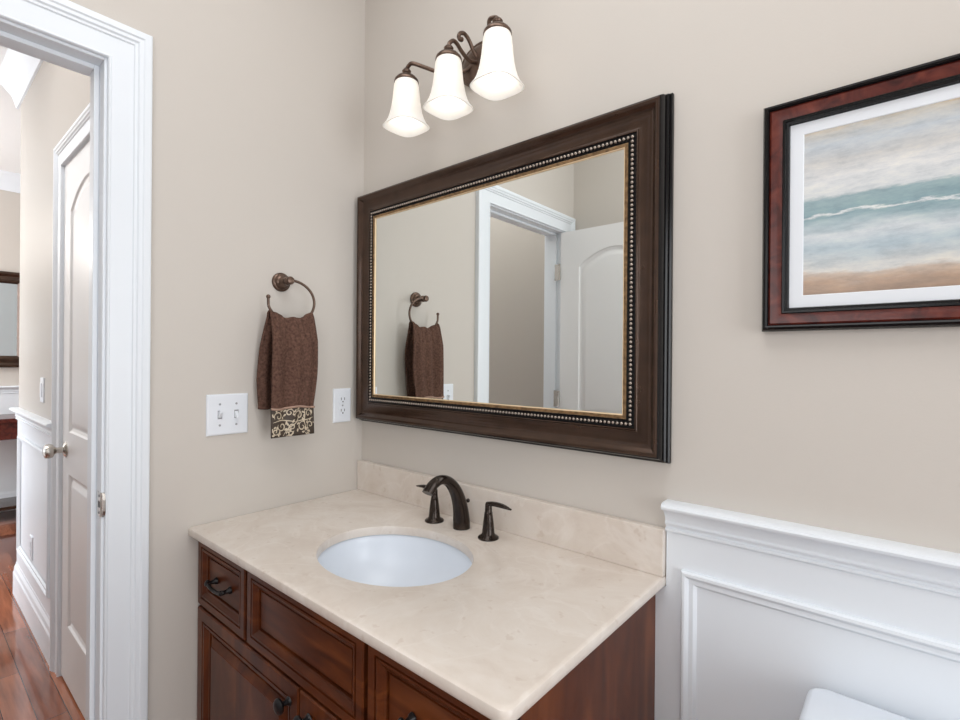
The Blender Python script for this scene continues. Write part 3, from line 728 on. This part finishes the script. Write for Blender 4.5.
tw = thing('hand_towel', 'brown terry hand towel with patterned band hanging through the towel ring', 'towel', (0.06, RY, 1.10))
def tow(u, v):
    """u -1..1 across (towards +y), v 0 back hem .. 1 front hem (without band); returns point"""
    LB, LF = 0.261, 0.256
    if v < 0.46:      # back fall
        t = 1 - v/0.46; z = 1.444 - LB*t; x = 0.050 - 0.022*min(1, t*3.0); f = t; side = -1
    elif v > 0.54:
        t = (v-0.54)/0.46; z = 1.444 - LF*t; x = 0.070 + 0.016*min(1, t*4.0); f = t; side = 1
    else:
        t = (v-0.46)/0.08; a = PI*(1-t); z = 1.444 + 0.012*math.sin(a); x = 0.058 + 0.010*math.cos(a)*1.0; f = 0; side = 0
    top = 1-min(1, f*2.2)
    half = 0.070 + 0.006*math.sin(PI*min(1, f*1.05))
    cy = RY - 0.002 + (0.004*math.sin(PI*min(1, f))-0.006*f*f if side >= 0 else -0.016*min(1, f*1.5))
    y = cy + half*u
    z += (0.023*abs(u)**2.2 + 0.0025*math.sin(u*9+0.7)) * top                      # gathered along the ring
    x += (0.0075*math.sin(u*5.3+0.6) + 0.0055*math.sin(u*10+1.9)) * (0.25+0.75*min(1, f*2)) * (1-0.35*f) + 0.0022*math.sin(u*23)*top
    if side < 0: x = max(x, 0.012)
    z += 0.003*math.sin(u*4+1)*f
    return (x, y, z)
NU, NV = 44, 90
b = B()
g = [[tow(-1+2*i/NU, k/NV) for i in range(NU+1)] for k in range(NV+1)]
b.loops(g, False)
to = b.build('terry_cloth', M['towel'], tw, smooth=True, angle=180)
sd = to.modifiers.new('shell', 'SOLIDIFY'); sd.thickness = 0.0065; sd.offset = 0
# patterned band
bl = lambda u, q, off: (tow(u, 1.0)[0]*(1-q) + (0.088 + 0.0015*math.sin(u*4))*q + off, RY-0.008+0.0700*u, 1.188 + 0.003*math.sin(u*4+1)*(1-q) - 0.087*q)
b = B()
b.loops([[bl(-1+2*i/30, k/12, 0) for i in range(31)] + [bl(1-2*i/30, k/12, -0.003) for i in range(31)] for k in range(13)], True, True, True)
bo = b.build('patterned_band', [M['band'], M['cream']], tw, smooth=True, angle=180)
# cream scroll work, part of the band mesh
bm = bmesh.new(); bm.from_mesh(bo.data); base = wloc(tw)
def stroke(pts, w0):
    """pts in band mm coordinates: s 0..150 across, t 0..83 down"""
    n = len(pts); L = []
    for i, (s_, t_) in enumerate(pts):
        a = pts[max(0, i-1)]; c_ = pts[min(n-1, i+1)]
        dx, dy = c_[0]-a[0], c_[1]-a[1]; l = math.hypot(dx, dy) or 1
        w_ = w0*(0.35+0.65*math.sin(PI*min(1, (i+0.6)/n)))
        r_ = []
        for sg in (-1, 1):
            ss, tt = s_ - dy/l*w_*sg, t_ + dx/l*w_*sg
            ss = min(148, max(2, ss)); tt = min(82, max(2, tt))
            r_.append(bm.verts.new(Vector(bl(ss/75-1, tt/83, 0.0009)) - base))
        L.append(r_)
    for p_, q_ in zip(L, L[1:]):
        try: f_ = bm.faces.new((p_[0], p_[1], q_[1], q_[0])); f_.material_index = 1
        except ValueError: pass
def spiral(cx, cy, r, a0, turns, w0=1.9, sgn=1):
    n = int(26*abs(turns))+6
    stroke([(cx + r*(1-0.82*k/n)*math.cos(a0+sgn*2*PI*turns*k/n), cy + r*(1-0.82*k/n)*math.sin(a0+sgn*2*PI*turns*k/n)) for k in range(n+1)], w0)
def leaf(cx, cy, a, l, bend=0.5):
    pts = []
    for k in range(9):
        t = k/8; aa = a + bend*t
        pts.append((cx+l*t*math.cos(aa), cy+l*t*math.sin(aa)))
    stroke(pts, 2.7)
rs = random.Random(11)
for (cx, cy, r, a0, tn, sg) in ((24, 22, 15, 2.6, 1.2, 1), (62, 16, 11, 0.3, 1.3, -1), (92, 26, 15, 2.9, 1.1, 1), (128, 20, 13, 0.5, 1.2, -1), (36, 52, 15, 3.6, 1.2, -1),
                               (70, 58, 13, 1.0, 1.3, 1), (104, 58, 15, 5.4, 1.1, -1), (134, 54, 13, 2.0, 1.2, 1), (14, 66, 10, 0.4, 1.2, 1), (54, 74, 8, 2.2, 1.0, -1), (120, 76, 8, 4.0, 1.0, 1)):
    spiral(cx, cy, r, a0, tn, 1.8, sg)
    for k in range(4):
        aa = a0 + sg*(0.4+k*1.15)
        leaf(cx+r*0.95*math.cos(aa), cy+r*0.95*math.sin(aa), aa+rs.uniform(-0.5, 0.9)*sg, rs.uniform(7, 12), rs.uniform(0.5, 1.1)*sg)
for p in (((6, 40), (30, 34), (56, 38), (80, 44)), ((80, 44), (104, 40), (124, 38), (146, 32)), ((40, 80), (58, 60), (84, 44), (98, 10)), ((112, 6), (114, 24), (112, 44), (120, 66))):
    stroke([(q.x, q.y) for q in smooth_path(p, 7)], 1.6)
bm.to_mesh(bo.data); bm.free()
for p in bo.data.polygons: p.use_smooth = True
b = B(); b.loops([[bl(-1.02+2.04*i/30, q, 0.0035) for i in range(31)] for q in (-0.02, 0.055)], False)
tp = b.build('trim_tape', M['trimtape'], tw, smooth=True, angle=180)
sd = tp.modifiers.new('shell', 'SOLIDIFY'); sd.thickness = 0.0025; sd.offset = 0

# ------------------------------------------------------------------ switch plate and outlet on the towel wall
sw = thing('light_switch', 'white double light switch plate on the wall left of the towel', 'light switch', (0, -0.470, 1.172))
plate_parts(sw, left, -0.470, 1.172, 0.116, 0.117)
for i, u in enumerate((-0.493, -0.447)):
    B().frame(left, u-0.006, u+0.006, 1.160, 1.184, [(0, 0.0064), (0, 0.0072), (0.001, 0.0076), (0.0012, 0.0068)], True).build('toggle_slot', M['screw'], sw)
    z0_, z1_ = (1.170, 1.180) if i == 0 else (1.164, 1.174)
    tz = 0.010 if i == 0 else -0.010
    q = B(); Ls = [[(d, u-h_, 1.172+tz*k_-v_), (d, u+h_, 1.172+tz*k_-v_), (d, u+h_, 1.172+tz*k_+v_), (d, u-h_, 1.172+tz*k_+v_)] for d, h_, v_, k_ in ((0.006, 0.0047, 0.009, 0), (0.012, 0.0042, 0.0055, 0.5), (0.019, 0.0036, 0.0038, 1.0))]
    q.loops(Ls, True, False, True); q.build('toggle', M['plate'], sw, bevel=0.0006)
    screws(sw, left, u, (1.142, 1.202))
ot = thing('wall_outlet', 'white duplex outlet on the wall between the towel and the mirror', 'outlet', (0, -0.086, 1.173))
plate_parts(ot, left, -0.086, 1.173, 0.070, 0.117)
for zz in (1.1535, 1.1925):
    q = B(); Ls = [[left(-0.086+0.0165*k1, zz+0.0135*k2, d) for k1, k2 in ((-1, -0.6), (-0.6, -1), (0.6, -1), (1, -0.6), (1, 0.6), (0.6, 1), (-0.6, 1), (-1, 0.6))] for d in (0.006, 0.0082)]
    q.loops(Ls, True, False, True); so = q.build('socket', M['plate'], ot)
    q = B().box(0.008, 0.0088, -0.0935, -0.0915, zz-0.001, zz+0.008).box(0.008, 0.0088, -0.0805, -0.0785, zz-0.001, zz+0.008).box(0.008, 0.0088, -0.0885, -0.0835, zz-0.0085, zz-0.0045)
    q.build('slot', M['hole'], so)
screws(ot, left, -0.086, (1.173,))

# ------------------------------------------------------------------ toilet
TX = 1.602
tl = thing('toilet', 'white ceramic toilet with a flat tank lid, standing against the white wainscot', 'toilet', (TX, -0.35, 0))
def rrect(cx, cy, hx, hy, r, z, n=8):
    pts = []
    for (sx, sy, a0) in ((1, 1, 0), (-1, 1, PI/2), (-1, -1, PI), (1, -1, 1.5*PI)):
        for k in range(n+1):
            a = a0 + PI/2*k/n
            pts.append((cx+sx*(hx-r)+r*math.cos(a), cy+sy*(hy-r)+r*math.sin(a), z))
    return pts
b = B(); b.loops([rrect(TX, -0.122, 0.190, 0.070, 0.03, 0.385), rrect(TX, -0.122, 0.205, 0.083, 0.035, 0.42), rrect(TX, -0.124, 0.226, 0.090, 0.04, 0.720)], True, True, True)
b.build('tank', M['ceramic'], tl, smooth=True, angle=50)
b = B(); b.loops([rrect(TX, -0.126, 0.232, 0.094, 0.026, 0.721), rrect(TX, -0.126, 0.240, 0.099, 0.03, 0.727), rrect(TX, -0.126, 0.241, 0.100, 0.03, 0.743),
                  rrect(TX, -0.126, 0.238, 0.0985, 0.029, 0.755), rrect(TX, -0.126, 0.235, 0.095, 0.027, 0.7620), rrect(TX, -0.126, 0.228, 0.089, 0.024, 0.765)], True, True, True)
b.build('tank_lid', M['ceramic'], tl, smooth=True, angle=60)
b = B(); Ls = []
for rx, ry, cy, z in ((0.10, 0.16, -0.36, 0), (0.105, 0.17, -0.36, 0.02), (0.095, 0.15, -0.36, 0.06), (0.10, 0.16, -0.37, 0.16), (0.14, 0.19, -0.41, 0.26), (0.178, 0.225, -0.44, 0.34), (0.185, 0.235, -0.445, 0.385), (0.18, 0.23, -0.445, 0.392)):
    Ls.append([(TX+rx*math.cos(2*PI*k/40), cy+ry*math.sin(2*PI*k/40), z) for k in range(40)])
b.loops(Ls, True, True, True); b.box(TX-0.11, TX+0.11, -0.26, -0.06, 0.20, 0.386)
b.build('bowl', M['ceramic'], tl, smooth=True, angle=50)
b = B(); b.loops([[(TX+rx*math.cos(2*PI*k/40), -0.445+ry*math.sin(2*PI*k/40), z) for k in range(40)] for rx, ry, z in ((0.185, 0.232, 0.393), (0.192, 0.238, 0.40), (0.192, 0.238, 0.418), (0.18, 0.226, 0.430), (0.10, 0.14, 0.434))], True, True, True)
b.build('seat_lid', M['ceramic'], tl, smooth=True, angle=50)
B().tube([(TX-0.165, -0.215, 0.655), (TX-0.165, -0.235, 0.655), (TX-0.135, -0.240, 0.650), (TX-0.095, -0.240, 0.645)], [0.010, 0.008, 0.006, 0.005], 10).build('flush_lever', M['nickel'], tl, smooth=True)
